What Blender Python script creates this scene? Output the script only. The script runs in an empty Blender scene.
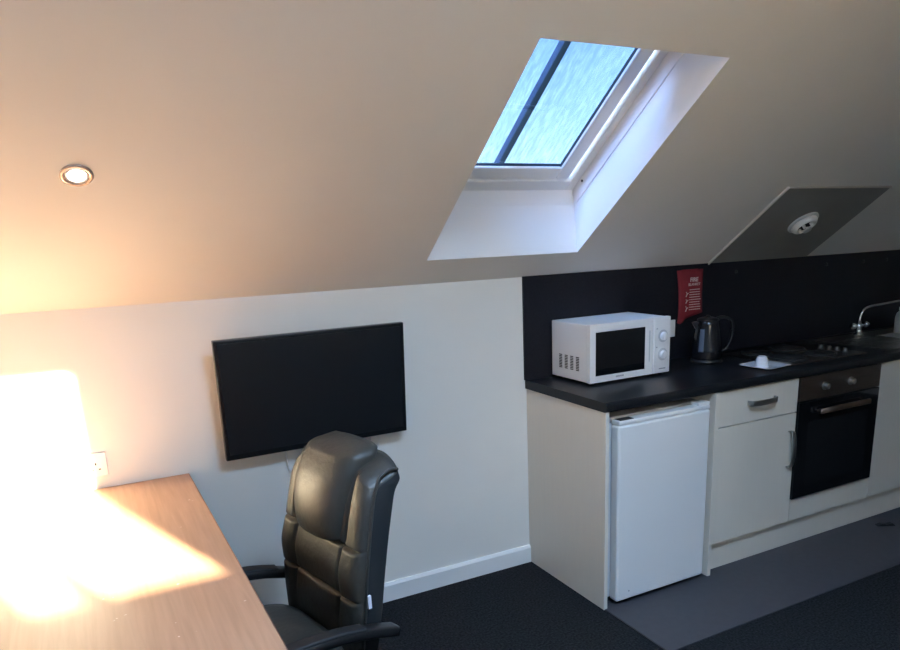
import bpy, bmesh, math, random
from mathutils import Vector, Matrix
S = bpy.context.scene
COL = S.collection
PI = math.pi

# ------------------------------------------------------------------ camera
yaw, pitch, roll = 0.4931, -0.2684, -0.0366
cy_, sy_ = math.cos(yaw), math.sin(yaw); cp_, sp_ = math.cos(pitch), math.sin(pitch)
F = Vector((sy_*cp_, cy_*cp_, sp_)); Rr = Vector((cy_, -sy_, 0)); U = Rr.cross(F)
Rx = Rr*math.cos(roll) + U*math.sin(roll); Ux = -Rr*math.sin(roll) + U*math.cos(roll)
cam = bpy.data.objects.new('camera', bpy.data.cameras.new('camera')); COL.objects.link(cam)
M = Matrix((Rx, Ux, -F)).transposed().to_4x4(); M.translation = (-1.7864, -2.8613, 1.5845)
cam.matrix_world = M
cam.data.sensor_width = 36; cam.data.lens = 36*739.87/900
cam.data.shift_x = -30.7/900; cam.data.shift_y = 108.9/900
cam.data.clip_start = 0.02
S.camera = cam

# ------------------------------------------------------------------ world, sun, added fill lamps
w = bpy.data.worlds.new('sky'); S.world = w; w.use_nodes = True
nt = w.node_tree; nt.nodes.clear()
sky = nt.nodes.new('ShaderNodeTexSky'); sky.sky_type = 'NISHITA'; sky.sun_disc = False
sky.sun_elevation = math.radians(20); sky.sun_rotation = math.radians(197)
bg = nt.nodes.new('ShaderNodeBackground'); bg.inputs['Strength'].default_value = 0.85
out = nt.nodes.new('ShaderNodeOutputWorld')
nt.links.new(sky.outputs[0], bg.inputs[0]); nt.links.new(bg.outputs[0], out.inputs[0])

SUN_EL = math.radians(20)
hd = Vector((-0.293, 0.956, 0)).normalized()
sdir = hd*math.cos(SUN_EL) + Vector((0, 0, -math.sin(SUN_EL)))
sl = bpy.data.lights.new('sun', 'SUN'); sl.energy = 100; sl.color = (1.0, 0.85, 0.59); sl.angle = math.radians(0.9)
so = bpy.data.objects.new('sun', sl); COL.objects.link(so); so.location = (0.5, -6, 4)
so.rotation_euler = sdir.to_track_quat('-Z', 'Y').to_euler()

# area lamp added for blue fill, in the shaft of an unseen rooflight
al = bpy.data.lights.new('rooflight_fill', 'AREA'); al.shape = 'RECTANGLE'; al.size = 0.62; al.size_y = 0.58
al.energy = 54; al.color = (0.43, 0.67, 1.0); al.spread = math.radians(140)
ao = bpy.data.objects.new('rooflight_fill', al); COL.objects.link(ao)
ao.location = (-0.70, -2.30, 3.01)

# unseen disk lamp added high over the roof to brighten the skylight reveals
cl = bpy.data.lights.new('reveal_fill', 'AREA'); cl.shape = 'DISK'; cl.size = 3.2; cl.energy = 520; cl.color = (0.58, 0.78, 1.0); cl.spread = math.radians(60)
co = bpy.data.objects.new('reveal_fill', cl); COL.objects.link(co); co.location = (-4.2, -1.9, 5.6)
co.rotation_euler = (Vector((-.15, -.65, 1.9))-co.location).to_track_quat('-Z', 'Y').to_euler()

vs = S.view_settings
S.display_settings.display_device = 'sRGB'
vs.view_transform = 'Standard'; vs.look = 'None'; vs.exposure = 0.6; vs.gamma = 1.0; vs.use_curve_mapping = False
S.cycles.use_denoising = True
S.cycles.max_bounces = 14; S.cycles.diffuse_bounces = 8; S.cycles.transparent_max_bounces = 12
S.cycles.sample_clamp_indirect = 8

# ------------------------------------------------------------------ materials
def mat(name, col, rough=0.6, metal=0.0, noise=None, bump=None, coat=0.0, spec=0.5, emit=None, coord='Object'):
    """noise=(scale, amount, detail, stretch xyz); bump=(scale, strength, distance)"""
    m = bpy.data.materials.new(name); m.use_nodes = True
    t = m.node_tree; b = t.nodes['Principled BSDF']
    b.inputs['Base Color'].default_value = (*col, 1); b.inputs['Roughness'].default_value = rough
    b.inputs['Metallic'].default_value = metal; b.inputs['Coat Weight'].default_value = coat
    b.inputs['Specular IOR Level'].default_value = spec
    if emit:
        b.inputs['Emission Color'].default_value = (*emit[0], 1); b.inputs['Emission Strength'].default_value = emit[1]
    tc = t.nodes.new('ShaderNodeTexCoord')
    if noise:
        mp = t.nodes.new('ShaderNodeMapping'); mp.inputs['Scale'].default_value = noise[3] if len(noise) > 3 else (1, 1, 1)
        n = t.nodes.new('ShaderNodeTexNoise'); n.inputs['Scale'].default_value = noise[0]; n.inputs['Detail'].default_value = noise[2]
        r = t.nodes.new('ShaderNodeValToRGB')
        a = noise[1]
        r.color_ramp.elements[0].position = 0.3; r.color_ramp.elements[1].position = 0.7
        r.color_ramp.elements[0].color = (*[c*(1-a) for c in col], 1)
        r.color_ramp.elements[1].color = (*[min(1, c*(1+a)) for c in col], 1)
        t.links.new(tc.outputs[coord], mp.inputs[0]); t.links.new(mp.outputs[0], n.inputs[0])
        t.links.new(n.outputs[0], r.inputs[0]); t.links.new(r.outputs[0], b.inputs['Base Color'])
    if bump:
        n2 = t.nodes.new('ShaderNodeTexNoise'); n2.inputs['Scale'].default_value = bump[0]; n2.inputs['Detail'].default_value = 4
        bp = t.nodes.new('ShaderNodeBump'); bp.inputs['Strength'].default_value = bump[1]; bp.inputs['Distance'].default_value = bump[2]
        t.links.new(tc.outputs[coord], n2.inputs[0]); t.links.new(n2.outputs[0], bp.inputs['Height'])
        t.links.new(bp.outputs[0], b.inputs['Normal'])
    return m

WALL = mat('wall_paint', (0.80, 0.785, 0.74), 0.75, noise=(3, 0.015, 3), bump=(160, 0.08, 0.002))
CEIL = mat('ceiling_paint', (0.75, 0.73, 0.69), 0.8, noise=(2.5, 0.02, 3), bump=(120, 0.06, 0.002))
REVEAL = mat('reveal_white', (0.86, 0.87, 0.88), 0.5)
WHITEP = mat('white_gloss_paint', (0.82, 0.83, 0.83), 0.35, bump=(40, 0.02, 0.002))
CARPET = mat('charcoal_carpet', (0.016, 0.017, 0.019), 0.97, noise=(110, 0.7, 3), bump=(160, 1.0, 0.006), spec=0.1)
VINYL = mat('grey_vinyl', (0.050, 0.050, 0.060), 0.55, noise=(30, 0.08, 4), bump=(300, 0.05, 0.001))
CREAM = mat('cream_laminate', (0.72, 0.675, 0.60), 0.42, noise=(60, 0.012, 3, (1, 1, .08)))
CREAME = mat('cream_edge', (0.66, 0.60, 0.50), 0.5)
BLACKW = mat('black_worktop', (0.010, 0.011, 0.013), 0.36, noise=(350, 0.6, 2), bump=(500, 0.05, 0.0006), spec=0.28)
SPLASH = mat('black_splashback', (0.0105, 0.0105, 0.015), 0.42, noise=(120, 0.2, 2), spec=0.25)
FRIDGE = mat('fridge_enamel', (0.78, 0.79, 0.80), 0.28, bump=(260, 0.03, 0.0006))
PLAST = mat('white_plastic', (0.80, 0.80, 0.80), 0.35)
PLASTG = mat('pale_grey_plastic', (0.55, 0.57, 0.60), 0.35)
RUBBER = mat('black_rubber', (0.012, 0.012, 0.013), 0.6)
BLKPL = mat('black_plastic', (0.012, 0.012, 0.013), 0.32)
BLKGL = mat('black_glass', (0.006, 0.006, 0.007), 0.08, coat=0.6)
SCREEN = mat('tv_screen', (0.011, 0.013, 0.016), 0.30, spec=0.25)
TVB = mat('tv_bezel', (0.010, 0.010, 0.011), 0.25)
STEEL = mat('brushed_steel', (0.50, 0.48, 0.45), 0.32, metal=1, noise=(200, 0.08, 2, (.05, 1, 1)))
CHROME = mat('chrome', (0.75, 0.75, 0.76), 0.12, metal=1)
OVSTEEL = mat('oven_steel', (0.215, 0.165, 0.14), 0.36, metal=1, noise=(150, 0.06, 2, (.04, 1, 1)))
HOBST = mat('hob_steel', (0.20, 0.18, 0.17), 0.28, metal=1)
SINKST = mat('sink_steel', (0.30, 0.30, 0.30), 0.3, metal=1, noise=(90, 0.05, 2))
HOBKN = mat('hob_knob', (0.22, 0.22, 0.22), 0.35, metal=1)
KETB = mat('kettle_black', (0.008, 0.008, 0.010), 0.16)
IRON = mat('cast_iron', (0.016, 0.016, 0.016), 0.6, bump=(200, 0.2, 0.001))
LEATHER = mat('black_leather', (0.036, 0.035, 0.030), 0.47, noise=(8, 0.12, 3), bump=(48, 0.30, 0.006), spec=0.6)
FABRIC = mat('black_mesh_fabric', (0.014, 0.017, 0.020), 0.8, bump=(500, 0.3, 0.001))
RED = mat('red_fabric', (0.20, 0.010, 0.020), 0.65, noise=(12, 0.1, 3), bump=(14, 0.25, 0.01))
INK = mat('white_print', (0.62, 0.55, 0.55), 0.6)
CHINA = mat('white_china', (0.78, 0.79, 0.82), 0.15, coat=0.4)
BOARD = mat('grey_board', (0.25, 0.25, 0.235), 0.5, noise=(4, 0.05, 2))
TRIMW = mat('board_trim', (0.66, 0.63, 0.60), 0.35)
BARM = mat('slate_blue_bar', (0.03, 0.055, 0.12), 0.5)
GASK = mat('gasket', (0.03, 0.035, 0.045), 0.5)
GAUGE = mat('water_gauge', (0.09, 0.115, 0.16), 0.12, coat=0.5)
BULB = mat('downlight_bulb', (0.9, 0.9, 0.88), 0.4, emit=((1, 0.97, 0.9), 4.0))
DLR = mat('downlight_ring', (0.62, 0.50, 0.42), 0.25, metal=0.6)
LOGO = mat('grey_print', (0.35, 0.36, 0.4), 0.5)
DARKP = mat('dark_recess', (0.01, 0.01, 0.011), 0.8)

# wood desk: long grain along y
def wood():
    m = bpy.data.materials.new('beech_laminate'); m.use_nodes = True
    t = m.node_tree; b = t.nodes['Principled BSDF']; b.inputs['Roughness'].default_value = 0.42
    tc = t.nodes.new('ShaderNodeTexCoord'); mp = t.nodes.new('ShaderNodeMapping'); mp.inputs['Scale'].default_value = (30, 1.6, 30)
    n = t.nodes.new('ShaderNodeTexNoise'); n.inputs['Scale'].default_value = 2.4; n.inputs['Detail'].default_value = 6; n.inputs['Distortion'].default_value = 0.4
    r = t.nodes.new('ShaderNodeValToRGB'); e = r.color_ramp.elements
    e[0].position = 0.3; e[0].color = (0.355, 0.195, 0.120, 1); e[1].position = 0.72; e[1].color = (0.435, 0.25, 0.160, 1)
    t.links.new(tc.outputs['Object'], mp.inputs[0]); t.links.new(mp.outputs[0], n.inputs[0])
    t.links.new(n.outputs[0], r.inputs[0])
    # small pale scuffs
    v = t.nodes.new('ShaderNodeTexNoise'); v.inputs['Scale'].default_value = 34; v.inputs['Detail'].default_value = 2
    r2 = t.nodes.new('ShaderNodeValToRGB'); r2.color_ramp.elements[0].position = 0.74; r2.color_ramp.elements[1].position = 0.78
    mx = t.nodes.new('ShaderNodeMixRGB'); mx.inputs[2].default_value = (0.72, 0.55, 0.45, 1)
    t.links.new(tc.outputs['Object'], v.inputs[0]); t.links.new(v.outputs[0], r2.inputs[0])
    t.links.new(r2.outputs[0], mx.inputs[0]); t.links.new(r.outputs[0], mx.inputs[1]); t.links.new(mx.outputs[0], b.inputs['Base Color'])
    return m
WOOD = wood()
WOODE = mat('desk_edge_band', (0.20, 0.10, 0.065), 0.5)

def glass(name, tint, rough_film, amount):
    m = bpy.data.materials.new(name); m.use_nodes = True
    t = m.node_tree; t.nodes.clear(); o = t.nodes.new('ShaderNodeOutputMaterial')
    tr = t.nodes.new('ShaderNodeBsdfTransparent'); tr.inputs[0].default_value = (*tint, 1)
    gl = t.nodes.new('ShaderNodeBsdfGlossy'); gl.inputs['Roughness'].default_value = 0.03
    m1 = t.nodes.new('ShaderNodeMixShader'); m1.inputs[0].default_value = 0.05
    t.links.new(tr.outputs[0], m1.inputs[1]); t.links.new(gl.outputs[0], m1.inputs[2])
    last = m1
    if amount:
        # rain streaks and droplets on the outside of the pane
        tc = t.nodes.new('ShaderNodeTexCoord'); mp = t.nodes.new('ShaderNodeMapping'); mp.inputs['Scale'].default_value = (40, 5, 1)
        n = t.nodes.new('ShaderNodeTexNoise'); n.inputs['Scale'].default_value = 2.6; n.inputs['Detail'].default_value = 6; n.inputs['Distortion'].default_value = 1.2
        r = t.nodes.new('ShaderNodeValToRGB'); r.color_ramp.elements[0].position = 0.38; r.color_ramp.elements[1].position = 0.68
        r.color_ramp.elements[0].color = (tint[0]*.88, tint[1]*.91, tint[2]*.95, 1); r.color_ramp.elements[1].color = (tint[0]*1.14, tint[1]*1.10, tint[2]*1.05, 1)
        t.links.new(tc.outputs['Object'], mp.inputs[0]); t.links.new(mp.outputs[0], n.inputs[0]); t.links.new(n.outputs[0], r.inputs[0])
        t.links.new(r.outputs[0], tr.inputs[0])
        df = t.nodes.new('ShaderNodeBsdfTranslucent'); df.inputs[0].default_value = (0.75, 0.95, 1, 1)
        m2 = t.nodes.new('ShaderNodeMixShader'); m2.inputs[0].default_value = amount
        t.links.new(m1.outputs[0], m2.inputs[1]); t.links.new(df.outputs[0], m2.inputs[2]); last = m2
    t.links.new(last.outputs[0], o.inputs[0])
    return m
GL1 = glass('wet_skylight_glass', (0.30, 0.352, 0.445), 0, 0.015)
GL2 = glass('clear_glass', (0.95, 0.96, 0.97), 0, 0)

# ------------------------------------------------------------------ mesh helpers
def new(): return bmesh.new()
def obj(name, bm, m, parent=None, smooth=False, bevel=0, seg=2, subsurf=0):
    bmesh.ops.recalc_face_normals(bm, faces=bm.faces)
    me = bpy.data.meshes.new(name); bm.to_mesh(me); bm.free()
    for x in (m if isinstance(m, (list, tuple)) else [m]): me.materials.append(x)
    o = bpy.data.objects.new(name, me); COL.objects.link(o)
    if parent: o.parent = parent
    if smooth or bevel or subsurf:
        for p in me.polygons: p.use_smooth = True
    if bevel:
        md = o.modifiers.new('bevel', 'BEVEL'); md.width = bevel; md.segments = seg; md.limit_method = 'ANGLE'; md.angle_limit = math.radians(35)
        wn = o.modifiers.new('wn', 'WEIGHTED_NORMAL'); wn.keep_sharp = True
    if subsurf:
        md = o.modifiers.new('sub', 'SUBSURF'); md.levels = subsurf; md.render_levels = subsurf
    return o
def box(bm, x0, x1, y0, y1, z0, z1, mi=0, T=None):
    vs_ = [bm.verts.new((x, y, z)) for z in (z0, z1) for y in (y0, y1) for x in (x0, x1)]
    if T: 
        for v in vs_: v.co = T @ v.co
    for f in ((0, 1, 3, 2), (4, 6, 7, 5), (0, 4, 5, 1), (2, 3, 7, 6), (0, 2, 6, 4), (1, 5, 7, 3)):
        fc = bm.faces.new([vs_[i] for i in f]); fc.material_index = mi
    return vs_
def lathe(bm, prof, c=(0, 0, 0), n=40, axis='Z', T=None, mi=0, caps=True):
    """prof = [(r, h)...] around axis"""
    rings = []
    for r, h in prof:
        ring = []
        for i in range(n):
            a = 2*PI*i/n; p = Vector((r*math.cos(a), r*math.sin(a), h))
            if axis == 'Y': p = Vector((p.x, -p.z, p.y))
            if axis == 'X': p = Vector((p.z, p.x, p.y))
            p += Vector(c)
            if T: p = T @ p
            ring.append(bm.verts.new(p))
        rings.append(ring)
    for a, b in zip(rings, rings[1:]):
        for i in range(n):
            bm.faces.new([a[i], a[(i+1) % n], b[(i+1) % n], b[i]]).material_index = mi
    if caps:
        for r in (rings[0], rings[-1]):
            try: bm.faces.new(r).material_index = mi
            except ValueError: pass
def spline(pts, n=8):
    pts = [Vector(p) for p in pts]
    P = [pts[0]] + pts + [pts[-1]]; o = []
    for i in range(1, len(P)-2):
        for k in range(n):
            t = k/n; a, b, c, d = P[i-1:i+3]
            o.append(0.5*((2*b)+(-a+c)*t+(2*a-5*b+4*c-d)*t*t+(-a+3*b-3*c+d)*t**3))
    o.append(pts[-1]); return o
def tube(bm, pts, r, n=10, sec=None, up=Vector((0, 0, 1)), mi=0):
    """sweep a circle (or section (w,h) rounded) along pts; r may be list"""
    pts = [Vector(p) for p in pts]; rings = []
    for i, p in enumerate(pts):
        d = (pts[min(i+1, len(pts)-1)] - pts[max(i-1, 0)]).normalized()
        s = d.cross(up)
        if s.length < 1e-4: s = d.cross(Vector((1, 0, 0)))
        s.normalize(); u = s.cross(d)
        rr = r[i] if isinstance(r, (list, tuple)) else r
        ring = []
        for k in range(n):
            a = 2*PI*k/n; ca, sa = math.cos(a), math.sin(a)
            if sec:
                wx, hy = (sec[i] if isinstance(sec, list) else sec)
                e = 0.45; ca = math.copysign(abs(ca)**e, ca)*wx; sa = math.copysign(abs(sa)**e, sa)*hy
                ring.append(bm.verts.new(p + s*ca + u*sa))
            else:
                ring.append(bm.verts.new(p + s*ca*rr + u*sa*rr))
        rings.append(ring)
    for a, b in zip(rings, rings[1:]):
        for k in range(n): bm.faces.new([a[k], a[(k+1) % n], b[(k+1) % n], b[k]]).material_index = mi
    bm.faces.new(rings[0]).material_index = mi; bm.faces.new(rings[-1]).material_index = mi
def thing(name, label, cat, loc=(0, 0, 0), rz=0, group=None):
    o = bpy.data.objects.new(name, None); COL.objects.link(o); o.empty_display_size = 0.05
    o.location = loc; o.rotation_euler = (0, 0, rz); o['label'] = label; o['category'] = cat
    if group: o['group'] = group
    return o
def tag(o, label, cat, group=None):
    o['label'] = label; o['category'] = cat
    if group: o['group'] = group
    return o
def struct(o): o['kind'] = 'structure'; return o
def text(name, s, size, m, parent, T, depth=0.0004, align='CENTER', bold=0.0):
    c = bpy.data.curves.new(name, 'FONT'); c.body = s; c.size = size; c.extrude = depth; c.align_x = align; c.align_y = 'CENTER'; c.offset = bold
    tmp = bpy.data.objects.new('tmp', c); COL.objects.link(tmp)
    dg = bpy.context.evaluated_depsgraph_get(); dg.update()
    me = bpy.data.meshes.new_from_object(tmp.evaluated_get(dg)); bpy.data.objects.remove(tmp); bpy.data.curves.remove(c)
    me.transform(T); me.materials.clear(); me.materials.append(m)
    o = bpy.data.objects.new(name, me); COL.objects.link(o)
    if parent: o.parent = parent
    return o

# ------------------------------------------------------------------ room shell
TH = 0.6374; c_, s_ = math.cos(TH), math.sin(TH); ZT = 1.377
XL, XR, YF = -2.36, 4.60, -4.0
KX = 2.80          # right end of the kitchen run
YR = -1.9; ZR = ZT - YR*math.tan(TH)
def SP(x, t, o): return Vector((x, -t*c_ + o*s_, ZT + t*s_ + o*c_))      # point on / outside the sloping ceiling
SLOPE = Matrix(((1, 0, 0, 0), (0, -c_, s_, 0), (0, s_, c_, ZT), (0, 0, 0, 1)))  # local (x, t, o) -> world (mirror)

bm = new(); box(bm, XL-.2, XR+.2, YF-.2, .2, -.12, 0); struct(obj('floor', bm, CARPET))
bm = new(); box(bm, 0.004, KX, -.985, 0, 0, .004)
box(bm, 0.0, 0.006, -.99, -.6, 0, .005, 1)
struct(obj('floor_kitchen', bm, [VINYL, RUBBER]))
bm = new(); box(bm, XL-.2, XR+.2, 0, .2, -.12, ZT+.0); struct(obj('wall_back', bm, WALL))
def gable(name, x0, x1):
    pr = [(YF-.2, -.12), (.1, -.12), (.1, ZT+.0), (0, ZT+.02), (YR, ZR+.02), (YF-.2, ZR+.02)]
    bm = new(); r = [[bm.verts.new((x, y, z)) for y, z in pr] for x in (x0, x1)]
    for i in range(6): j = (i+1) % 6; bm.faces.new([r[0][i], r[0][j], r[1][j], r[1][i]])
    bm.faces.new(r[0]); bm.faces.new(r[1]); struct(obj(name, bm, WALL))
gable('wall_left', XL-.2, XL); gable('wall_right', XR, XR+.2)

# sloping ceiling with the skylight opening, then the flat part
HX0, HX1, HT0, HT1 = -0.5345, 0.193, 0.168, 1.200
OO = 0.285; dT = OO*s_/c_
tmax = -YR/c_
bm = new()
def ringv(x0, x1, t0, t1, o): return [bm.verts.new(SP(*p, o)) for p in ((x0, t0), (x1, t0), (x1, t1), (x0, t1))]
a = ringv(XL, XR, 0, tmax, 0); b = ringv(HX0, HX1, HT0, HT1, 0)
A = ringv(XL, XR, -.0, tmax, OO); B = ringv(HX0, HX1-.008, HT0+.17*OO/.285*1.27*.8, HT1, OO)
for i in range(4):
    j = (i+1) % 4
    bm.faces.new([a[i], a[j], b[j], b[i]]); bm.faces.new([A[i], A[j], B[j], B[i]]); bm.faces.new([a[i], a[j], A[j], A[i]])
    f = bm.faces.new([b[i], b[j], B[j], B[i]]); f.material_index = 1
struct(obj('ceiling', bm, [CEIL, REVEAL]))
RX0, RX1, RY0, RY1 = -1.05, -.35, -2.62, -1.98
bm = new()
for q in ((XL, RX0, YF-.2, YR), (RX1, XR, YF-.2, YR), (RX0, RX1, YF-.2, RY0), (RX0, RX1, RY1, YR)): box(bm, *q, ZR, ZR+.26)
bmesh.ops.remove_doubles(bm, verts=bm.verts, dist=1e-5)
struct(obj('ceiling_flat', bm, CEIL))
bm = new()
for q in ((RX0, RX0+.05, RY0, RY1), (RX1-.05, RX1, RY0, RY1), (RX0+.05, RX1-.05, RY0, RY0+.05), (RX0+.05, RX1-.05, RY1-.05, RY1)): box(bm, *q, ZR+.24, ZR+.30)
win3 = struct(obj('added_rooflight', bm, WHITEP, bevel=.003))  # unseen rooflight, added to bring in blue light without direct sun
bm = new(); box(bm, RX0+.045, RX1-.045, RY0+.045, RY1-.045, ZR+.268, ZR+.274); obj('glass', bm, GL2, win3)

# wall behind the camera with two windows
def wall_holes(name, x0, x1, z0, z1, holes, y0, y1, m):
    xs = sorted({x0, x1, *[h[0] for h in holes], *[h[1] for h in holes]}); zs = sorted({z0, z1, *[h[2] for h in holes], *[h[3] for h in holes]})
    bm = new()
    for i in range(len(xs)-1):
        for j in range(len(zs)-1):
            cx, cz = (xs[i]+xs[i+1])/2, (zs[j]+zs[j+1])/2
            if any(h[0] < cx < h[1] and h[2] < cz < h[3] for h in holes): continue
            box(bm, xs[i], xs[i+1], y0, y1, zs[j], zs[j+1])
    bmesh.ops.remove_doubles(bm, verts=bm.verts, dist=1e-5)
    return obj(name, bm, m)
W2 = (-1.10, -0.55, 1.868, 2.74)
struct(wall_holes('wall_front', XL, XR, -.12, ZR+.01, [W2], YF-.09, YF-.0, WALL))
def casement(name, h, bars, fw=.045):
    x0, x1, z0, z1 = h; y0, y1 = YF-.075, YF-.015
    bm = new()
    box(bm, x0, x0+fw, y0, y1, z0, z1); box(bm, x1-fw, x1, y0, y1, z0, z1)
    box(bm, x0+fw, x1-fw, y0, y1, z0, z0+fw); box(bm, x0+fw, x1-fw, y0, y1, z1-fw, z1)
    for b_ in bars: box(bm, b_-.02, b_+.02, y0, y1, z0+fw, z1-fw)
    o = struct(obj(name, bm, WHITEP))
    bm = new(); box(bm, x0+fw-.005, x1-fw+.005, YF-.05, YF-.045, z0+fw-.005, z1-fw+.005); obj('glass', bm, GL2, o)
    bm = new(); box(bm, x0-.02, x1+.02, YF-.015, YF+.07, z0-.025, z0-.001); obj('window_sill', bm, WHITEP, o)
    return o
casement('window_2', W2, [-.905])

# skylight = window_1
bm = new()
def sbox(bm, x0, x1, t0, t1, o0, o1, mi=0): 
    return box(bm, x0, x1, t0, t1, o0, o1, mi, SLOPE)
FX0, FX1, FT0, FT1 = HX0-.03, HX1+.015, .300, HT1+.04
def frame(bm, x0, x1, t0, t1, wd, o0, o1):
    sbox(bm, x0, x0+wd, t0, t1, o0, o1); sbox(bm, x1-wd, x1, t0, t1, o0, o1)
    sbox(bm, x0+wd, x1-wd, t0, t0+wd, o0, o1); sbox(bm, x0+wd, x1-wd, t1-wd, t1, o0, o1)
frame(bm, FX0, FX1, FT0, FT1, .062, .222, .30)
win = struct(obj('window_1', bm, WHITEP, bevel=.004))
bm = new(); frame(bm, HX0+.037, HX1-.059, .360, HT1-.03, .066, .232, .262)
sash = obj('window_sash', bm, WHITEP, win, bevel=.008, seg=3)
bm = new(); frame(bm, HX0+.098, HX1-.120, .421, HT1-.091, .006, .243, .256)
obj('gasket', bm, GASK, win)
bm = new()
x0, x1, t0, t1 = HX0+.095, HX1-.117, .418, HT1-.088
box(bm, x0, x1, t0, t1, 0, .004)
g = obj('glass', bm, GL1, win); g.matrix_local = SLOPE @ Matrix.Translation((0, 0, .252))
bm = new(); sbox(bm, -.221, -.193, .31, HT1+.03, .264, .292)
obj('glazing_bar', bm, BARM, win, bevel=.003)
# thin lining step next to the frame and a small screw head
bm = new()
xr = lambda o: HX1-.008*o/OO
v = [bm.verts.new(SP(xr(o)+d, t, o)) for t in (HT0+.62*.205, HT1) for o, d in ((.165, -.005), (.228, -.005), (.228, .003), (.165, .003))]
for f in ((0, 1, 2, 3), (4, 5, 6, 7), (0, 1, 5, 4), (1, 2, 6, 5), (2, 3, 7, 6), (3, 0, 4, 7)): bm.faces.new([v[i] for i in f])
struct(obj('trim_1', bm, REVEAL))
bm = new()
for (xa, xb) in ((HX0, HX1-.012),):
    v = [bm.verts.new(p) for p in (SP(xa, .262, .165)+Vector((0, -.004, 0)), SP(xb, .262, .165)+Vector((0, -.004, 0)), SP(xb, .305, .224)+Vector((0, -.006, 0)), SP(xa, .305, .224)+Vector((0, -.006, 0)),
                                 SP(xa, .262, .165)+Vector((0, .02, 0)), SP(xb, .262, .165)+Vector((0, .02, 0)), SP(xb, .305, .224)+Vector((0, .02, 0)), SP(xa, .305, .224)+Vector((0, .02, 0)))]
    for f in ((0, 1, 2, 3), (4, 5, 6, 7), (0, 1, 5, 4), (1, 2, 6, 5), (2, 3, 7, 6), (3, 0, 4, 7)): bm.faces.new([v[i] for i in f])
struct(obj('trim_2', bm, REVEAL))
bm = new(); lathe(bm, [(.005, 0), (.005, .004), (.003, .005)], axis='X', n=12, T=Matrix.Translation(SP(HX1-.021, .39, .20))); obj('screw', bm, GASK, win)

# baseboard: board with a chamfered top
def skirting(name, p0, p1, inward, h=.0866, t=.016):
    p0, p1, n = Vector(p0), Vector(p1), Vector(inward)
    prof = [(0, 0), (t, 0), (t, h-.012), (t-.008, h), (0, h)]
    bm = new(); r = [[bm.verts.new(p + n*a + Vector((0, 0, b))) for a, b in prof] for p in (p0, p1)]
    for i in range(5): j = (i+1) % 5; bm.faces.new([r[0][i], r[0][j], r[1][j], r[1][i]])
    bm.faces.new(r[0]); bm.faces.new(r[1])
    return struct(obj(name, bm, WHITEP))
skirting('baseboard_back', (XL, 0, 0), (-.0005, 0, 0), (0, -1, 0))
skirting('baseboard_left', (XL, YF, 0), (XL, -.016, 0), (1, 0, 0))
skirting('baseboard_right', (XR, YF, 0), (XR, -.016, 0), (-1, 0, 0))
skirting('baseboard_back', (KX, 0, 0), (XR, 0, 0), (0, -1, 0))

# ------------------------------------------------------------------ kitchen
YD = -.583         # door front plane
bm = new(); box(bm, 0, .018, -.592, -.001, .0, .8695)
t = obj('end_panel', bm, [CREAM], bevel=.0015); tag(t, 'cream laminate end panel standing beside the fridge and skirting board', 'panel')
bm = new(); box(bm, .590, .610, -.600, -.001, .004, .8695)
t = obj('divider_panel', bm, CREAM, bevel=.0015); tag(t, 'cream upright divider panel between the white fridge and the drawer unit', 'panel')

# worktop with rounded front edge
bm = new()
prof = [(0, .870), (-.592, .870)] + [(-.592-.012*math.sin(k*PI/6), .890-.020*math.cos(k*PI/6)) for k in range(0, 7)] + [(0, .910)]
def ext(prof, xa, xb):
    r = [[bm.verts.new((x, y, z)) for y, z in prof] for x in (xa, xb)]; n = len(prof)
    for i in range(n): j = (i+1) % n; bm.faces.new([r[0][i], r[0][j], r[1][j], r[1][i]])
    bm.faces.new(r[0]); bm.faces.new(r[1])
CX0, CX1, CY0, CY1 = 2.27, 2.67, -.49, -.18        # cut-out for the sink bowl
ext(prof, -.006, CX0); ext(prof, CX1, KX-.001)
ext([(CY1, .870), (0, .870), (0, .910), (CY1, .910)], CX0, CX1)
ext([(CY0, .870)] + prof[1:-1] + [(CY0, .910)], CX0, CX1)
tag(obj('worktop', bm, BLACKW), 'long black laminate worktop running along the wall over the kitchen units', 'worktop')
spl = thing('splashback', 'tall matt black splashback panel on the wall behind the worktop', 'splashback', (1.35, 0, .91))
bm = new(); box(bm, -.012, KX-.002, -.010, -.0005, .9105, ZT+.003); o = obj('panel', bm, SPLASH, spl); o.location = (-1.35, 0, -.91)
for sx_ in (1.31, 2.03, 2.36, 2.58):
    bm = new(); lathe(bm, [(.009, 0), (.009, .004), (.006, .006)], axis='Y', n=16); o = obj('screw_cap', bm, BLKPL, spl); o.location = (sx_-1.35, -.0098, ZT-.05-.91)

# bow handle: strap with two feet, long axis along local x
def bow(name, parent, loc, L=.17, vertical=False, m=STEEL):
    bm = new()
    pts = [(-L/2, 0, 0), (-L/2+.004, -.020, 0), (-L/4, -.029, 0), (0, -.032, 0), (L/4, -.029, 0), (L/2-.004, -.020, 0), (L/2, 0, 0)]
    tube(bm, spline(pts, 5), 1, n=12, sec=(.0035, .0125))
    o = obj(name, bm, m, parent, smooth=True); o.location = loc
    if vertical: o.rotation_euler = (0, PI/2, 0)
    return o

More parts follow.
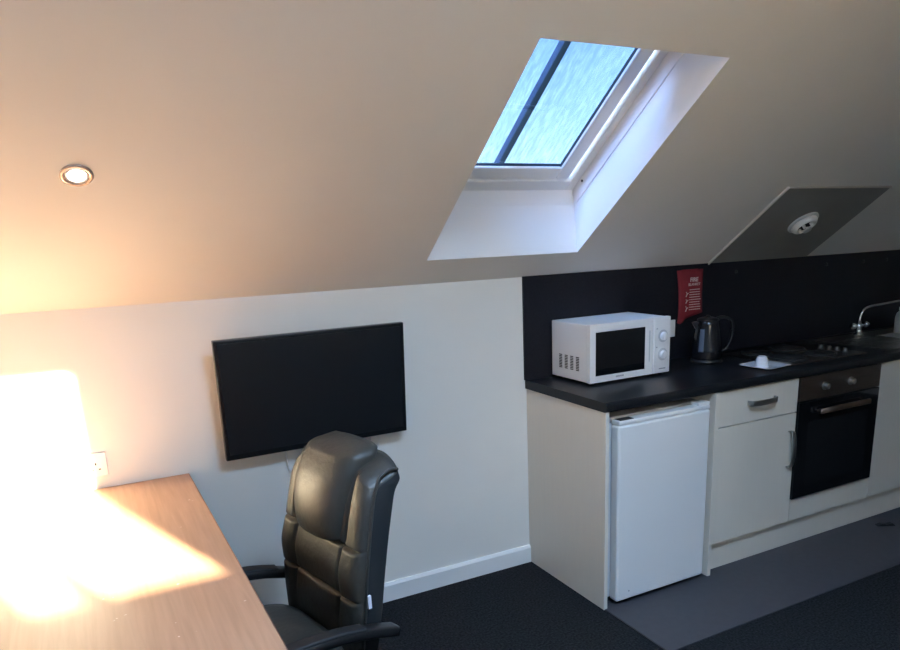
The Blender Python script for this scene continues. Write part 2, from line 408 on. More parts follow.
# drawer-line base unit
cab = thing('base_cabinet', 'cream base cabinet with one drawer above a door, between fridge and oven', 'cabinet', (.878, -.3, .004))
O = Vector(cab.location)
def at(o, p=O): o.location = o.location - p; return o
bm = new(); box(bm, .612, 1.140, -.562, -.012, .147, .868); at(obj('carcass', bm, CREAM, cab))
bm = new(); box(bm, .614, 1.140, YD, YD+.018, .704, .864); dr = at(obj('drawer', bm, CREAM, cab, bevel=.0015))
bow('handle', dr, (.893, YD, .792), .170)
bm = new(); box(bm, .614, 1.140, YD, YD+.018, .147, .6995); dn = at(obj('door', bm, CREAM, cab, bevel=.0015))
bow('handle', dn, (1.104, YD, .527), .175, True)

# built-in oven and its housing
hs = thing('oven_housing', 'cream oven housing unit with a blank panel below the built-in oven', 'cabinet', (1.4455, -.3, .004))
O2 = Vector(hs.location)
bm = new(); box(bm, 1.1425, 1.150, -.562, -.012, .147, .868); box(bm, 1.741, 1.7485, -.562, -.012, .147, .868); box(bm, 1.150, 1.741, -.562, -.012, .147, .25)
at(obj('carcass', bm, CREAM, hs), O2)
bm = new(); box(bm, 1.1425, 1.7485, YD, YD+.018, .147, .2545); at(obj('blank_panel', bm, CREAM, hs, bevel=.0015), O2)
ov = thing('oven', 'built-in single oven with brown steel fascia, two knobs and black glass door', 'oven', (1.4455, -.3, .2555))
O3 = Vector(ov.location)
bm = new(); box(bm, 1.155, 1.736, -.560, -.03, .2555, .862); at(obj('body', bm, BLKPL, ov), O3)
bm = new(); box(bm, 1.147, 1.744, -.590, -.562, .750, .866); fas = at(obj('fascia', bm, OVSTEEL, ov, bevel=.002), O3)
for kx in (1.318, 1.508):
    bm = new(); lathe(bm, [(.021, 0), (.021, .004), (.016, .006), (.0145, .022), (.013, .024), (.0, .0245)], axis='Y', n=28)
    box(bm, -.0025, .0025, -.026, -.010, -.013, .013)
    k = obj('knob', bm, STEEL, fas, bevel=.001); k.location = (kx, -.590, .808)
bm = new(); box(bm, 1.147, 1.744, -.592, -.562, .259, .746); od = at(obj('door', bm, BLKGL, ov, bevel=.003), O3)
bm = new()
tube(bm, [(1.268, -.616, .692), (1.640, -.616, .692)], 1, n=16, sec=(.008, .013)); 
box(bm, 1.275, 1.293, -.612, -.592, .684, .700); box(bm, 1.616, 1.634, -.612, -.592, .682, .698)
obj('handle', bm, OVSTEEL, od, smooth=True)
bm = new(); box(bm, 1.147, 1.744, -.5925, -.5905, .2592, .2635); obj('door_trim', bm, STEEL, od)
bm = new(); box(bm, 1.22, 1.67, -.5924, -.5918, .32, .64); obj('door_window', bm, mat('oven_window', (.012, .012, .013), .12), od)

# right-hand sink base unit (two doors), partly out of frame
cs = thing('sink_cabinet', 'cream double-door base cabinet right of the oven under the sink', 'cabinet', (2.27, -.3, .004))
O4 = Vector(cs.location)
bm = new()
box(bm, 1.7505, 1.768, -.562, -.012, .147, .868); box(bm, KX-.02, KX-.002, -.562, -.012, .147, .868); box(bm, 1.768, KX-.02, -.562, -.012, .147, .16); box(bm, 1.768, KX-.02, -.03, -.012, .16, .868)
at(obj('carcass', bm, CREAM, cs), O4)
for a, b, hx in ((1.7515, 2.2725, 2.235), (2.2755, KX-.003, 2.315)):
    bm = new(); box(bm, a, b, YD, YD+.018, .147, .864); d = at(obj('door', bm, CREAM, cs, bevel=.0015), O4)
    bow('handle', d, (hx, YD, .74), .175, True)
bm = new(); box(bm, .6105, KX-.002, -.556, -.540, .0045, .1455)
tag(obj('plinth', bm, CREAM, bevel=.001), 'long low cream plinth board under the kitchen units', 'plinth')

# under-counter fridge
fr = thing('fridge', 'white under-counter fridge with a plain door standing under the black worktop', 'fridge', (.297, -.3, .004))
O5 = Vector(fr.location)
bm = new(); box(bm, .045, .550, -.535, -.04, .024, .815); body = at(obj('body', bm, FRIDGE, fr, bevel=.006), O5)
bm = new(); box(bm, .036, .558, -.548, -.035, .815, .834); at(obj('top_cover', bm, PLAST, fr, bevel=.004), O5)
bm = new(); box(bm, .050, .545, -.5485, -.5345, .03, .81); at(obj('door_seal', bm, PLASTG, fr), O5)
bm = new(); box(bm, .058, .561, -.602, -.549, .022, .806); dd = at(obj('door', bm, FRIDGE, fr, bevel=.012, seg=4), O5)
bm = new(); box(bm, .060, .559, -.600, -.549, .8065, .826); at(obj('door_cap', bm, PLAST, fr, bevel=.005, seg=3), O5)
bm = new(); box(bm, .070, .14, -.596, -.560, .826, .8275); obj('grip_slot', bm, DARKP, fr).location = -O5
bm = new(); box(bm, .490, .558, -.598, -.549, .8265, .840); obj('hinge_cover', bm, PLAST, fr, bevel=.002).location = -O5
bm = new(); lathe(bm, [(.0035, 0), (.0035, .001)], axis='Y', n=12, c=(.125, -.602, .062)); obj('badge_dot', bm, LOGO, fr).location = -O5
for fx in (.075, .52):
    for fy in (-.51, -.09):
        bm = new(); lathe(bm, [(.018, .0045), (.018, .012), (.010, .014), (.010, .026)], n=16); o = obj('foot', bm, RUBBER, fr); o.location = Vector((fx, fy, 0)) - O5

# microwave
mw = thing('microwave', 'white microwave oven with two dials and dark door standing on the black worktop', 'microwave', (.133, -.309, .9105), math.radians(1.0))
W_, D_, H_ = .460, .288, .256; z0 = .012
bm = new(); box(bm, .002, W_-.002, .024, D_, z0, z0+H_-.002); obj('body', bm, PLAST, mw, bevel=.005, seg=3)
# door: frame around a dark window
bm = new()
dw = .358
box(bm, 0, .032, 0, .022, z0, z0+H_); box(bm, dw-.045, dw, 0, .022, z0, z0+H_)
box(bm, .032, dw-.045, 0, .022, z0, z0+.029); box(bm, .032, dw-.045, 0, .022, z0+H_-.036, z0+H_)
md = obj('door', bm, PLAST, mw, bevel=.0015)
bm = new(); box(bm, .031, dw-.044, .003, .014, z0+.028, z0+H_-.035); obj('door_window', bm, BLKGL, md)
bm = new(); box(bm, dw-.024, dw-.017, -.0006, .002, z0+.06, z0+H_-.055); obj('door_groove', bm, PLASTG, md)
bm = new(); box(bm, dw+.003, W_, -.003, .023, z0, z0+H_); mp_ = obj('control_panel', bm, PLAST, mw, bevel=.004)
kx = dw+.056
for i, kz in enumerate((z0+.170, z0+.086)):
    bm = new(); lathe(bm, [(.0285, 0), (.0285, .0015), (.0255, .0018)], axis='Y', n=36, c=(kx, -.003, kz)); obj('dial_ring', bm, PLASTG, mp_)
    bm = new(); lathe(bm, [(.019, 0), (.0185, .009), (.016, .012), (0, .0125)], axis='Y', n=36, c=(kx, -.0045, kz))
    box(bm, kx-.003, kx+.003, -.0195, -.012, kz-.018, kz+.018); obj('dial', bm, PLAST, mp_, bevel=.0008)
    bm = new(); box(bm, kx-.04, kx-.032, -.0036, -.0028, kz+.033, kz+.037); obj('dial_mark', bm, LOGO, mp_)
bm = new()
box(bm, kx-.02, kx+.02, -.0036, -.0028, z0+.018, z0+.023); obj('print_line', bm, LOGO, mp_)
bm = new()
for k in range(7): box(bm, .145+k*.0065, .1495+k*.0065, -.0006, .0004, z0+.013, z0+.020)
obj('maker_mark', bm, LOGO, md)
# four columns of vent slots on the left side
bm = new()
for c4 in range(4):
    for r4 in range(9):
        y = .080+c4*.042; z = z0+.045+r4*.0072
        box(bm, .0012, .0026, y, y+.022, z, z+.0042)
obj('vent_slots', bm, DARKP, mw)
for fx, fy in ((.03, .03), (W_-.03, .03), (.03, D_-.03), (W_-.03, D_-.03)):
    bm = new(); lathe(bm, [(.010, 0), (.012, .0125)], n=14, c=(fx, fy, 0)); obj('foot', bm, RUBBER, mw)

# white socket on the splashback, mostly hidden behind the microwave
ks = thing('wall_socket', 'white double socket on the black splashback partly hidden behind the microwave right edge', 'socket', (.815, -.0102, 1.069))
bm = new(); box(bm, -.073, .073, -.010, 0, -.043, .043); obj('face_plate', bm, PLAST, ks, bevel=.003)
for q in (-1, 1):
    bm = new(); box(bm, q*.018-.006, q*.018+.006, -.014, -.0095, .018, .034); obj('switch', bm, PLAST, ks, bevel=.001)

# hob with four hotplates and a column of knobs
hb = thing('hob', 'dark steel electric hob with four round hotplates set in the worktop', 'hob', (1.44, -.30, .910))
bm = new(); box(bm, -.285, .285, -.215, .215, .0005, .007); plate = obj('hob_plate', bm, HOBST, hb, bevel=.003)
for px, py, rr in ((-.155, -.095, .090), (-.155, .105, .0725), (.065, -.105, .0725), (.065, .095, .090)):
    bm = new(); lathe(bm, [(rr+.008, .007), (rr+.006, .010), (rr, .011), (rr, .015), (rr*.97, .017), (rr*.25, .017), (rr*.22, .0155), (0, .0155)], n=44, c=(px, py, 0))
    obj('hotplate', bm, IRON, hb)
for i in range(4):
    bm = new(); lathe(bm, [(.017, .007), (.017, .010), (.0135, .012), (.012, .026), (0, .027)], n=24, c=(.215, .00-.047*i, 0))
    box(bm, .2125, .2175, -.012-.047*i, .012-.047*i, .026, .029); obj('knob', bm, HOBKN, hb)

# inset sink with drainer and mixer tap
sk = thing('sink', 'inset stainless steel sink set in the worktop right of the hob', 'sink', (2.30, -.30, .910))
bm = new()
x0, x1, y0, y1 = -.42, .44, -.235, .235
bx0, bx1, by0, by1 = -.02, .36, -.18, .11
for q in ((x0, bx0, y0, y1), (bx1, x1, y0, y1), (bx0, bx1, y0, by0), (bx0, bx1, by1, y1)): box(bm, *q, .0005, .005)
for k in range(7): box(bm, x0+.05, bx0-.05, -.16+k*.045, -.152+k*.045, .005, .0075)
obj('rim', bm, SINKST, sk, bevel=.0012)
bm = new()
v0 = [bm.verts.new(p) for p in ((bx0, by0, .004), (bx1, by0, .004), (bx1, by1, .004), (bx0, by1, .004))]
v1 = [bm.verts.new(p) for p in ((bx0+.02, by0+.02, -.145), (bx1-.02, by0+.02, -.145), (bx1-.02, by1-.02, -.145), (bx0+.02, by1-.02, -.145))]
for i in range(4): bm.faces.new([v0[i], v0[(i+1) % 4], v1[(i+1) % 4], v1[i]])
bm.faces.new(v1)
o = obj('bowl', bm, SINKST, sk)
bm = new(); lathe(bm, [(.035, 0), (.032, .003), (.012, .002)], n=24, c=(.17, -.03, -.1445)); obj('waste', bm, CHROME, sk)
tp = thing('mixer_tap', 'chrome mixer tap with a long thin swivel spout behind the sink', 'tap', (2.225, -.115, .9155))
bm = new(); lathe(bm, [(.026, 0), (.026, .006), (.018, .010), (.016, .035), (.019, .045), (.019, .062), (.012, .070), (.010, .085)], n=24); obj('body', bm, CHROME, tp, smooth=True)
for s in (-1, 1):
    bm = new(); tube(bm, [(s*.012, 0, .050), (s*.045, -.004, .056)], .009, 12); lathe(bm, [(.016, 0), (.019, .010), (.017, .022), (0, .025)], axis='X' , n=16, c=(s*.045 if s > 0 else -.070, -.004, .057)); obj('lever', bm, CHROME, tp, smooth=True)
bm = new(); tube(bm, spline([(0, 0, .08), (.004, 0, .105), (.02, -.004, .142), (.06, -.012, .160), (.16, -.03, .170), (.27, -.05, .178), (.29, -.052, .172), (.295, -.053, .150)], 6), .0075, 12); obj('spout', bm, CHROME, tp, smooth=True)
bt = thing('washing_up_bottle', 'pale grey plastic bottle standing at the far right on the sink edge', 'bottle', (2.46, -.215, .9155))
bm = new(); lathe(bm, [(.026, 0), (.030, .004), (.030, .09), (.024, .115), (.012, .128), (.012, .134)], n=24); obj('bottle_body', bm, mat('pale_bottle', (.50, .50, .48), .4), bt, smooth=True)
bm = new(); lathe(bm, [(.014, .134), (.014, .150), (.006, .154), (.005, .164)], n=16); obj('cap', bm, PLAST, bt, smooth=True)

# kettle
kt = thing('kettle', 'black electric kettle with a pale water gauge on the worktop beside the microwave', 'kettle', (.945, -.185, .9105), math.radians(-25))
bm = new(); lathe(bm, [(.070, 0), (.078, .003), (.078, .014), (.070, .019)], n=40); obj('power_base', bm, BLKPL, kt, smooth=True)
bm = new(); lathe(bm, [(.070, .020), (.074, .030), (.073, .070), (.067, .130), (.059, .185), (.055, .205), (.050, .211)], n=44); kb = obj('kettle_body', bm, KETB, kt, smooth=True)
bm = new(); lathe(bm, [(.053, .208), (.050, .216), (.030, .222), (.010, .224), (.010, .232), (0, .233)], n=36); obj('lid', bm, BLKPL, kt, smooth=True)
bm = new(); tube(bm, spline([(.040, 0, .212), (.075, 0, .220), (.115, 0, .205), (.126, 0, .165), (.118, 0, .110), (.098, 0, .065), (.070, 0, .050)], 6), 1, n=12, sec=(.011, .007)); obj('handle', bm, BLKPL, kt, smooth=True)
bm = new()
v = [bm.verts.new(p) for p in ((-.048, -.022, .205), (-.048, .022, .205), (-.084, 0, .202), (-.060, -.012, .165), (-.060, .012, .165))]
for f in ((0, 1, 2), (0, 2, 3), (1, 4, 2), (2, 4, 3), (0, 3, 4, 1)): bm.faces.new([v[i] for i in f])
obj('spout', bm, BLKPL, kt, bevel=.003)
bm = new()
rows = []
for k in range(9):
    z = .060+k*.014; rad = .0745-(z-.03)*(.0175/.175) + .005
    rows.append([bm.verts.new((rad*math.cos(a), rad*math.sin(a), z)) for a in (math.radians(-142+j*5.0) for j in range(5))])
for a, b in zip(rows, rows[1:]):
    for j in range(4): bm.faces.new([a[j], a[j+1], b[j+1], b[j]])
ga = obj('water_gauge', bm, GAUGE, kt, smooth=True)
md_ = ga.modifiers.new('s', 'SOLIDIFY'); md_.thickness = .006; md_.offset = -1

# plate with small upturned cup
pl = thing('plate', 'square white china plate lying on the worktop in front of the hob', 'plate', (1.045, -.462, .9105), math.radians(6))
bm = new()
def sqring(h, z, rd, n=6):
    o = []
    for q, (sx, sy) in enumerate(((1, 1), (-1, 1), (-1, -1), (1, -1))):
        for k in range(n):
            a = q*PI/2 + k*PI/2/(n-1); o.append(bm.verts.new(((h-rd)*sx+rd*math.cos(a), (h-rd)*sy+rd*math.sin(a), z)))
    return o
rs = [sqring(.050, .0, .02), sqring(.054, .0, .02), sqring(.087, .012, .02), sqring(.089, .0150, .02), sqring(.086, .0150, .02), sqring(.056, .005, .02), sqring(.03, .004, .015)]
for a, b in zip(rs, rs[1:]):
    for i in range(24): bm.faces.new([a[i], a[(i+1) % 24], b[(i+1) % 24], b[i]])
bm.faces.new(rs[0]); bm.faces.new(rs[-1])
obj('plate_body', bm, CHINA, pl, smooth=True)
cu = thing('cup', 'small upturned white cup in the middle of the square plate', 'cup', (1.030, -.455, .9148))
bm = new(); lathe(bm, [(.034, .0), (.033, .001), (.032, .006), (.024, .043), (.021, .049), (.017, .051), (.016, .048), (0, .048)], n=36); obj('cup_body', bm, CHINA, cu, smooth=True)

# fire blanket pouch hanging on the splashback
fb = thing('fire_blanket', 'red fire blanket pouch with white printing hung on the black splashback', 'fire blanket', (.985, -.012, 1.10))
bm = new(); nx, nz = 12, 18; fr_, bk_ = [], []
for j in range(nz+1):
    v = j/nz; a, b = [], []
    for i in range(nx+1):
        u = i/nx
        xl = -.078 - .016*v + .010*math.sin(v*3); xr = .088 - .008*v
        zb = .0 + .035*u - .018*math.exp(-((u-.1)/.12)**2); zt_ = .255
        z = zb + (zt_-zb)*v; x = xl + (xr-xl)*u
        dp = .004 + .014*math.sin(PI*u)**.6*math.sin(PI*min(1, v*1.08+.02))**.6 + .002*math.sin(9*u+5*v)
        a.append(bm.verts.new((x, -dp, z))); b.append(bm.verts.new((x, 0, z)))
    fr_.append(a); bk_.append(b)
for G in (fr_, bk_):
    for j in range(nz):
        for i in range(nx): bm.faces.new([G[j][i], G[j][i+1], G[j+1][i+1], G[j+1][i]])
per = lambda G: [G[0][i] for i in range(nx+1)] + [G[j][nx] for j in range(1, nz+1)] + [G[nz][i] for i in range(nx-1, -1, -1)] + [G[j][0] for j in range(nz-1, 0, -1)]
pa, pb = per(fr_), per(bk_)
for i in range(len(pa)): bm.faces.new([pa[i], pa[(i+1) % len(pa)], pb[(i+1) % len(pa)], pb[i]])
fbo = obj('pouch', bm, RED, fb, smooth=True)
def TX(x, y, z): return Matrix.Translation((x, y, z)) @ Matrix.Rotation(PI/2, 4, 'X')
text('print_title', 'FIRE', .030, INK, fb, TX(.010, -.0185, .205), bold=.0006)
text('print_title', 'BLANKET', .019, INK, fb, TX(.010, -.0205, .182))
bm = new(); random.seed(4)
for k in range(9):
    z = .155-k*.0125
    x = -.020
    while x < .055:
        w2 = random.uniform(.006, .014); 
        if x+w2 > .058: break
        box(bm, x, x+w2, -.0215, -.0195, z, z+.0035); x += w2+.004
obj('print_lines', bm, INK, fb)
bm = new()
for z, s in ((.135, 1), (.100, .8), (.062, 1.1)):
    tube(bm, [(-.042, -.0195, z+.012*s), (-.036, -.0195, z), (-.043, -.0195, z-.012*s)], .0022, 6); tube(bm, [(-.036, -.0195, z), (-.028, -.0195, z+.006)], .002, 6)
obj('print_pictograms', bm, INK, fb)
bm = new(); box(bm, -.06, .05, -.003, .0015, .250, .2575); obj('hanging_strip', bm, RED, fb, bevel=.001)

# board on the slope above the hob, with heat detector
bd = thing('ceiling_board', 'dark grey board with a pale edge fixed flat on the sloping ceiling above the hob', 'board', tuple(SP(1.486, .29, 0)))
Ti = Matrix.Translation(-Vector(bd.location))
BX0, BX1, BT1 = 1.112, 1.852, .5796
bm = new(); box(bm, BX0, BX1, .006, BT1, -.0042, -.0008, 0, SLOPE); o = obj('board', bm, BOARD, bd); o.matrix_local = Ti
bm = new(); box(bm, BX0-.006, BX0+.002, .006, BT1+.006, -.010, -.0006, 0, SLOPE); o = obj('edge_trim', bm, TRIMW, bd); o.matrix_local = Ti
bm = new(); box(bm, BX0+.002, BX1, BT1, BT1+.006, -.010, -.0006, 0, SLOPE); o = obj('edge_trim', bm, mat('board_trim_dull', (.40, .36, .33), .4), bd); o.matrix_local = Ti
hd_ = thing('heat_detector', 'round white heat detector fixed on the grey board on the slope', 'detector', tuple(SP(1.483, .325, -.0045)))
Rs = Matrix(((1, 0, 0), (0, c_, -s_), (0, -s_, -c_))).to_4x4()       # local z points down out of the slope
hd_.matrix_world = Matrix.Translation(hd_.location) @ Rs
bm = new(); lathe(bm, [(.078, 0), (.078, .006), (.070, .010)], n=40); obj('base_plate', bm, PLASTG, hd_, smooth=False)
bm = new(); lathe(bm, [(.066, .008), (.066, .018), (.058, .030), (.048, .034), (.040, .030), (.036, .022)], n=40); obj('housing', bm, PLAST, hd_, smooth=True)
bm = new(); lathe(bm, [(.047, .022), (.046, .024), (0, .024)], n=32); obj('recess', bm, DARKP, hd_)
for q in range(4):
    a = q*PI/2+.4; bm = new(); box(bm, .030*math.cos(a)-.006, .030*math.cos(a)+.006, .030*math.sin(a)-.006, .030*math.sin(a)+.006, .022, .046); obj('cage_post', bm, PLAST, hd_, bevel=.002)
bm = new(); lathe(bm, [(.014, .045), (.022, .047), (.022, .052), (0, .054)], n=24); obj('sensor_cap', bm, PLASTG, hd_)

# small black scrap on the vinyl
bm = new()
pr = [(-.045, 0), (-.02, .012), (.01, .008), (.035, .014), (.05, 0)]
a = [bm.verts.new((x, -.014, z)) for x, z in pr]; b = [bm.verts.new((x, .016, z*.8)) for x, z in pr]
for i in range(4): bm.faces.new([a[i], a[i+1], b[i+1], b[i]])
bm.faces.new([a[4], a[0], b[0], b[4]]); bm.faces.new(a); bm.faces.new(b)
o = obj('rubber_wedge', bm, RUBBER); o.location = (1.80, -.668, .0042); o.rotation_euler = (0, 0, -.5); tag(o, 'small flat black rubber scrap lying on the grey vinyl floor', 'scrap')

# ------------------------------------------------------------------ television and its wires
tv = thing('television', 'large flat black television mounted on the white wall beside the desk', 'television', (-1.004, -.075, 1.012))
tv.rotation_euler = (math.radians(5.0), math.radians(-.25), 0)
bm = new(); box(bm, -.367, .367, -.012, .012, -.229, .229); obj('case', bm, TVB, tv, bevel=.003)
bm = new(); box(bm, -.353, .353, -.0132, -.0118, -.208, .216); obj('screen', bm, SCREEN, tv)
bm = new(); box(bm, -.25, .25, .012, .032, -.16, .12); obj('rear_housing', bm, TVB, tv, bevel=.008)
bm = new()
for k in range(5): box(bm, -.018+k*.0075, -.0135+k*.0075, -.0134, -.0121, -.222, -.2165)
obj('maker_mark', bm, LOGO, tv)
bm = new(); box(bm, -.10, .10, .060, .070, -.10, .10); box(bm, -.02, .02, .03, .062, -.03, .03); o = obj('wall_bracket', bm, BLKPL, tv); o.rotation_euler = (math.radians(-5), 0, 0)
bm = new(); tube(bm, spline([(-1.137, -.012, .785), (-1.135, -.010, .76), (-1.128, -.008, .70), (-1.112, -.008, .62), (-1.108, -.008, .56), (-1.10, -.008, .40), (-1.09, -.022, .12)], 6), .0035, 8); tag(obj('power_cable', bm, PLAST, smooth=True), 'white cable hanging down the wall left of the chair from the television', 'cable')
bm = new(); tube(bm, spline([(-.776, -.012, .785), (-.778, -.008, .77), (-.79, -.006, .70), (-.84, -.006, .55), (-.90, -.006, .35), (-.90, -.022, .12)], 6), .0025, 8); tag(obj('signal_cable', bm, PLASTG, smooth=True), 'thin grey cable below the television right end, nearest the kitchen', 'cable')
bm = new(); tube(bm, spline([(-.734, -.012, .785), (-.733, -.008, .77), (-.755, -.006, .70), (-.82, -.006, .50), (-.88, -.006, .30), (-.885, -.022, .12)], 6), .002, 8)
tag(obj('aerial_cable', bm, PLAST, smooth=True), 'thin white lead beside the grey cable under the television', 'cable')

# socket on the wall above the desk
sc = thing('wall_socket', 'white double wall socket above the back of the sunlit desk', 'socket', (-1.838, 0, .832))
bm = new(); box(bm, -.073, .073, -.010, -.0005, -.043, .043); obj('face_plate', bm, PLAST, sc, bevel=.003)
for s in (-1, 1):
    bm = new()
    for hx, hz, w_, h_ in ((0, .010, .004, .008), (-.011, -.010, .007, .004), (.011, -.010, .007, .004)): box(bm, s*.036+hx-w_/2, s*.036+hx+w_/2, -.0106, -.0095, hz-h_/2-.006, hz+h_/2-.006)
    obj('pin_holes', bm, DARKP, sc)
    bm = new(); box(bm, s*.018-.006, s*.018+.006, -.014, -.0095, .018, .034); obj('switch', bm, PLAST, sc, bevel=.001)

# downlight in the slope
dl = thing('downlight', 'small round recessed downlight in the sloping ceiling above the desk', 'downlight', tuple(SP(-1.721, .651, -.0005)))
dl.matrix_world = Matrix.Translation(dl.location) @ Rs
bm = new(); lathe(bm, [(.041, 0), (.041, .003), (.036, .006), (.031, .005), (.029, .001), (.029, 0)], n=44, caps=False); obj('ring', bm, DLR, dl, smooth=True)
bm = new(); lathe(bm, [(.029, .0005), (.0285, .003), (.024, .0035), (.0235, .0015)], n=44, caps=False); obj('inner_ring', bm, PLAST, dl, smooth=True)
bm = new(); lathe(bm, [(.0235, .001), (.0225, .0035), (.012, .005), (0, .0055)], n=32); obj('bulb', bm, BULB, dl, smooth=True)

# ------------------------------------------------------------------ desk
dk = thing('desk', 'beech laminate desk against the back wall with bright sunlight across its top', 'desk', (-1.9, -.85, 0))
Od = Vector(dk.location)
bm = new(); box(bm, XL+.004, -1.503, -1.72, -.004, .719, .744); at(obj('desktop', bm, WOOD, dk, bevel=.001), Od)
bm = new(); box(bm, -1.503, -1.5005, -1.72, -.004, .7192, .7438); at(obj('edge_band', bm, WOODE, dk), Od)
for y0, y1 in ((-.06, -.035), (-1.69, -1.665)):
    bm = new(); box(bm, XL+.03, -1.56, y0, y1, .0, .718); at(obj('leg_panel', bm, WOOD, dk, bevel=.001), Od)
bm = new(); box(bm, XL+.03, XL+.048, -1.664, -.061, .35, .718); at(obj('back_panel', bm, WOOD, dk), Od)

# ------------------------------------------------------------------ office chair (local x forward, y towards the photographer, z up)
CHZ = -.032
ch = thing('office_chair', 'black leather high-back office chair with padded headrest pulled up to the desk', 'chair', (-1.480, -.815, 0), math.atan2(-.21, -.98))
def sm(a, b, x):
    t = max(0, min(1, (x-a)/(b-a))); return t*t*(3-2*t)
# backrest shell: front-centre line x(z), half width w(z), thickness t(z)
ZB, ZTP = .37, .958
def bx(z): 
    v = (z-ZB)/(ZTP-ZB); return -.218 - .098*v + .022*math.sin(PI*v) - .012*(max(0, v-.8)/.2)**2
def hw(z):
    v = (z-ZB)/(ZTP-ZB); return .218 + .020*math.sin(PI*min(1, v*.9+.1)) - .012*(max(0, .25-v)/.25)
def thk(z): 
    v = (z-ZB)/(ZTP-ZB); return .092 + .022*v
def relief(y, z):
    ay = abs(y); d = 0
    zu = .710; zl = .560
    d += .009*sm(.13, .17, ay)                         # side bolsters
    d -= .026*math.exp(-((ay-.150)/.010)**2)*sm(zu-.005, zu+.03, z)*sm(.985, .87, z)
    for zz in (zu, zl): d -= .019*math.exp(-((z-zz)/.0048)**2)*(1-.5*sm(.20, .225, ay))
    if z < zu: 
        d -= .012*math.exp(-((ay-.135)/.005)**2)*sm(zl-.10, zl, z)
        d += .012*math.exp(-(((z-(zu+zl)/2)/.055)**2))
    if z < zl: d += .014*math.exp(-(((z-(zl-.07))/.06)**2))*math.exp(-(ay/.13)**2)
    return d
bm = new(); NY, NZ = 84, 160
front, back = [], []
for j in range(NZ+1):
    z = ZB + (ZTP-ZB)*j/NZ; fr2, bk2 = [], []
    v = j/NZ
    for i in range(NY+1):
        u = -1+2*i/NY; y = u*hw(z)
        edge = (1-abs(u)**14)**.5 if abs(u) < 1 else 0
        topd = -.028*max(0, abs(u)-.55)**2/.2*sm(.8, 1, v)       # rounded upper corners
        zz = z + topd*1.6
        roll_ = sm(1.0, .93, v)**.6 if v > .93 else 1
        xf = bx(z) - .028 + (.028+relief(y, z))*edge*(.15+.85*roll_) - .05*(1-roll_)
        fr2.append(bm.verts.new((xf, y, zz)))
        xb = bx(z) - thk(z) + .012*(1-edge) + .02*(1-roll_)
        bk2.append(bm.verts.new((min(xb, xf-.004), y*.985, zz)))
    front.append(fr2); back.append(bk2)
for j in range(NZ):
    for i in range(NY):
        bm.faces.new([front[j][i], front[j][i+1], front[j+1][i+1], front[j+1][i]])
        f = bm.faces.new([back[j][i], back[j+1][i], back[j+1][i+1], back[j][i+1]]); f.material_index = 1
    for i in (0, NY):
        f = bm.faces.new([front[j][i], front[j+1][i], back[j+1][i], back[j][i]]); f.material_index = 1
for i in range(NY):
    bm.faces.new([front[0][i], front[0][i+1], back[0][i+1], back[0][i]]); bm.faces.new([front[NZ][i], back[NZ][i], back[NZ][i+1], front[NZ][i+1]])
obj('backrest', bm, [LEATHER, FABRIC], ch, smooth=True)
# headrest cushion in the middle of the top, rolling over the edge
bm = new(); rings = []
N1, N2 = 40, 36
for j in range(N2+1):
    v = j/N2; z = .718 + (.987-.718)*v
    hwid = .125 + .018*sm(0, .9, v) - .02*sm(.88, 1.0, v)
    zc = min(z, ZTP-.004)
    bul = (math.sin(PI*min(1, max(0, .06+.90*v)))**.45)*.060 + .006
    xr_ = bx(zc) - .045 + (-.02*sm(.9, 1, v))
    ring = []
    for i in range(N1):
        a = 2*PI*i/N1; ca, sa = math.cos(a), math.sin(a)
        ex = math.copysign(abs(sa)**.6, sa); ey = math.copysign(abs(ca)**.75, ca)
        fx = .045 + bul if sa > 0 else .035 + .02*sm(.8, 1, v)
        endf = 1 if .0 < v < .93 else max(.15, 1-((v-.93)/.07)**2) if v >= .93 else 1
        ring.append(bm.verts.new((xr_ + ex*fx*endf, ey*hwid*(endf*.25+.75), z)))
    rings.append(ring)
for a, b in zip(rings, rings[1:]):
    for i in range(N1): bm.faces.new([a[i], a[(i+1) % N1], b[(i+1) % N1], b[i]])
bm.faces.new(rings[0]); bm.faces.new(rings[-1])
obj('headrest', bm, LEATHER, ch, smooth=True)
# piping along both side edges
for s in (-1, 1):
    bm = new(); pts = []
    for k in range(30):
        z = ZB+.01+(ZTP-ZB-.03)*k/29; pts.append((bx(z)-.027, s*(hw(z)+.001), z-.020*sm(.85, 1, k/29)))
    zt2 = ZTP-.03
    pts += [(bx(ZTP)-.055, s*(hw(ZTP)-.001), ZTP-.028), (bx(ZTP)-thk(ZTP)+.03, s*(hw(ZTP)-.003), ZTP-.034)]
    tube(bm, pts, .0045, 8); obj('piping', bm, LEATHER, ch, smooth=True)
bm = new(); z = .552; yy = hw(z)+.002
box(bm, bx(z)-.042, bx(z)-.031, yy-.002, yy+.006, z-.012, z+.028); obj('care_tag', bm, mat('white_tag', (.75, .75, .85), .6), ch)
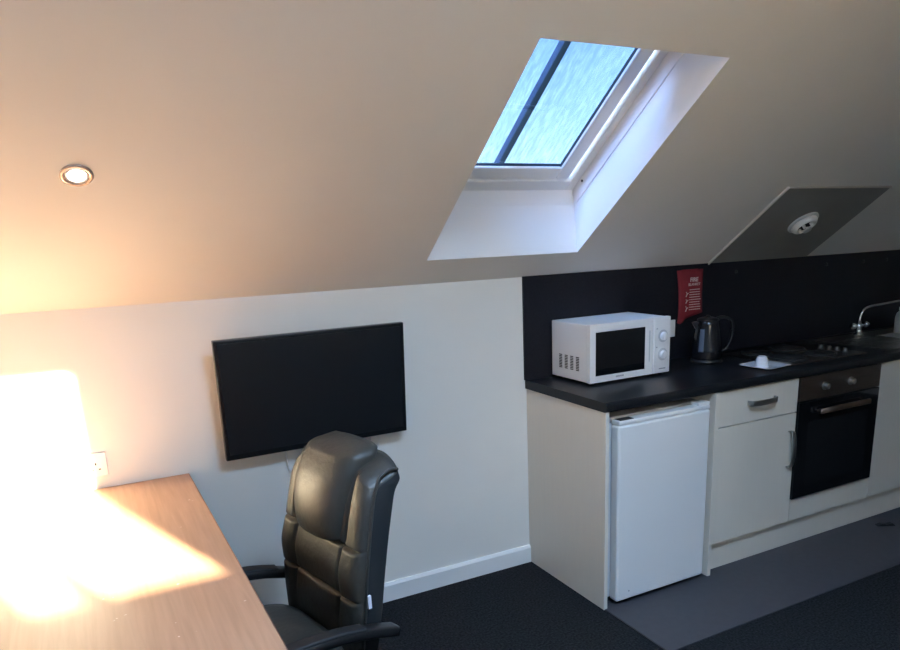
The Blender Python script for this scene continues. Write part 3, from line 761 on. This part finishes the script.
# seat cushion
bm = new(); rings = []
for j, (sc_, z) in enumerate(((.80, .335), (.93, .340), (1.0, .365), (1.0, .395), (.96, .420), (.85, .428), (.6, .434), (.25, .436))):
    ring = []
    for i in range(44):
        a = 2*PI*i/44; ca, sa = math.cos(a), math.sin(a)
        ring.append(bm.verts.new((.02+.245*sc_*math.copysign(abs(ca)**.5, ca), .245*sc_*math.copysign(abs(sa)**.5, sa), z)))
    rings.append(ring)
for a, b in zip(rings, rings[1:]):
    for i in range(44): bm.faces.new([a[i], a[(i+1) % 44], b[(i+1) % 44], b[i]])
bm.faces.new(rings[0]); bm.faces.new(rings[-1])
obj('seat', bm, LEATHER, ch, smooth=True)
for s in (-1, 1):
    bm = new()
    pts = spline([(-.33, s*.262, 0.456), (-.24, s*.272, 0.488), (-.14, s*.280, 0.514), (-.02, s*.284, 0.526), (.10, s*.284, 0.522), (.17, s*.282, 0.496), (.205, s*.278, .45), (.17, s*.268, .39), (.10, s*.255, .325)], 6)
    n_ = len(pts); sec = [(.027 if k < n_*.62 else .022, .016 if k < n_*.62 else .012) for k in range(n_)]
    tube(bm, pts, 1, n=14, sec=sec); ar = obj('armrest', bm, BLKPL, ch, smooth=True)
    bm = new(); pad = spline([(-.22, s*.274, 0.508), (-.13, s*.281, 0.530), (-.02, s*.284, 0.542), (.08, s*.284, 0.540), (.14, s*.283, 0.524)], 6)
    tube(bm, pad, 1, n=14, sec=(.024, .007)); obj('arm_pad', bm, RUBBER, ar, smooth=True)
bm = new(); box(bm, -.27, .08, -.03, .03, .305, .334); box(bm, -.275, -.25, -.03, .03, .305, .46); box(bm, .05, .13, -.26, .26, .315, .334); obj('seat_bracket', bm, BLKPL, ch, bevel=.004)
bm = new(); lathe(bm, [(.030, .10), (.030, .19), (.024, .20), (.024, .24), (.015, .245), (.015, .31)], n=24); obj('gas_lift', bm, BLKPL, ch, smooth=False)
bm = new(); lathe(bm, [(.045, .070), (.050, .078), (.045, .112), (.030, .118)], n=28); hub = obj('base_hub', bm, BLKPL, ch, smooth=True)
for k in range(5):
    a = 2*PI*k/5 + .3; ca, sa = math.cos(a), math.sin(a)
    bm = new(); pts = spline([(.03*ca, .03*sa, .095), (.15*ca, .15*sa, .088), (.27*ca, .27*sa, .066)], 4); tube(bm, pts, 1, n=12, sec=(.020, .011)); obj('base_leg', bm, BLKPL, ch, smooth=True)
    ex_, ey_ = .27*ca, .27*sa
    cst = bpy.data.objects.new('caster', None); COL.objects.link(cst); cst.parent = ch; cst.location = (ex_, ey_, 0); cst.rotation_euler = (0, 0, a+.9*k)
    for s in (-1, 1):
        bm = new(); lathe(bm, [(.018, s*.006), (.0245, s*.008), (.0245, s*.020), (.018, s*.022)], axis='X', n=24, c=(0, .012, .025)); obj('wheel', bm, RUBBER, cst, smooth=False)
    bm = new(); tube(bm, [(0, 0, .072), (0, 0, .045), (0, .012, .028)], .007, 8); obj('stem', bm, BLKPL, cst)
# matrix used above must be a proper placement for every tilted empty
bpy.context.view_layer.update()
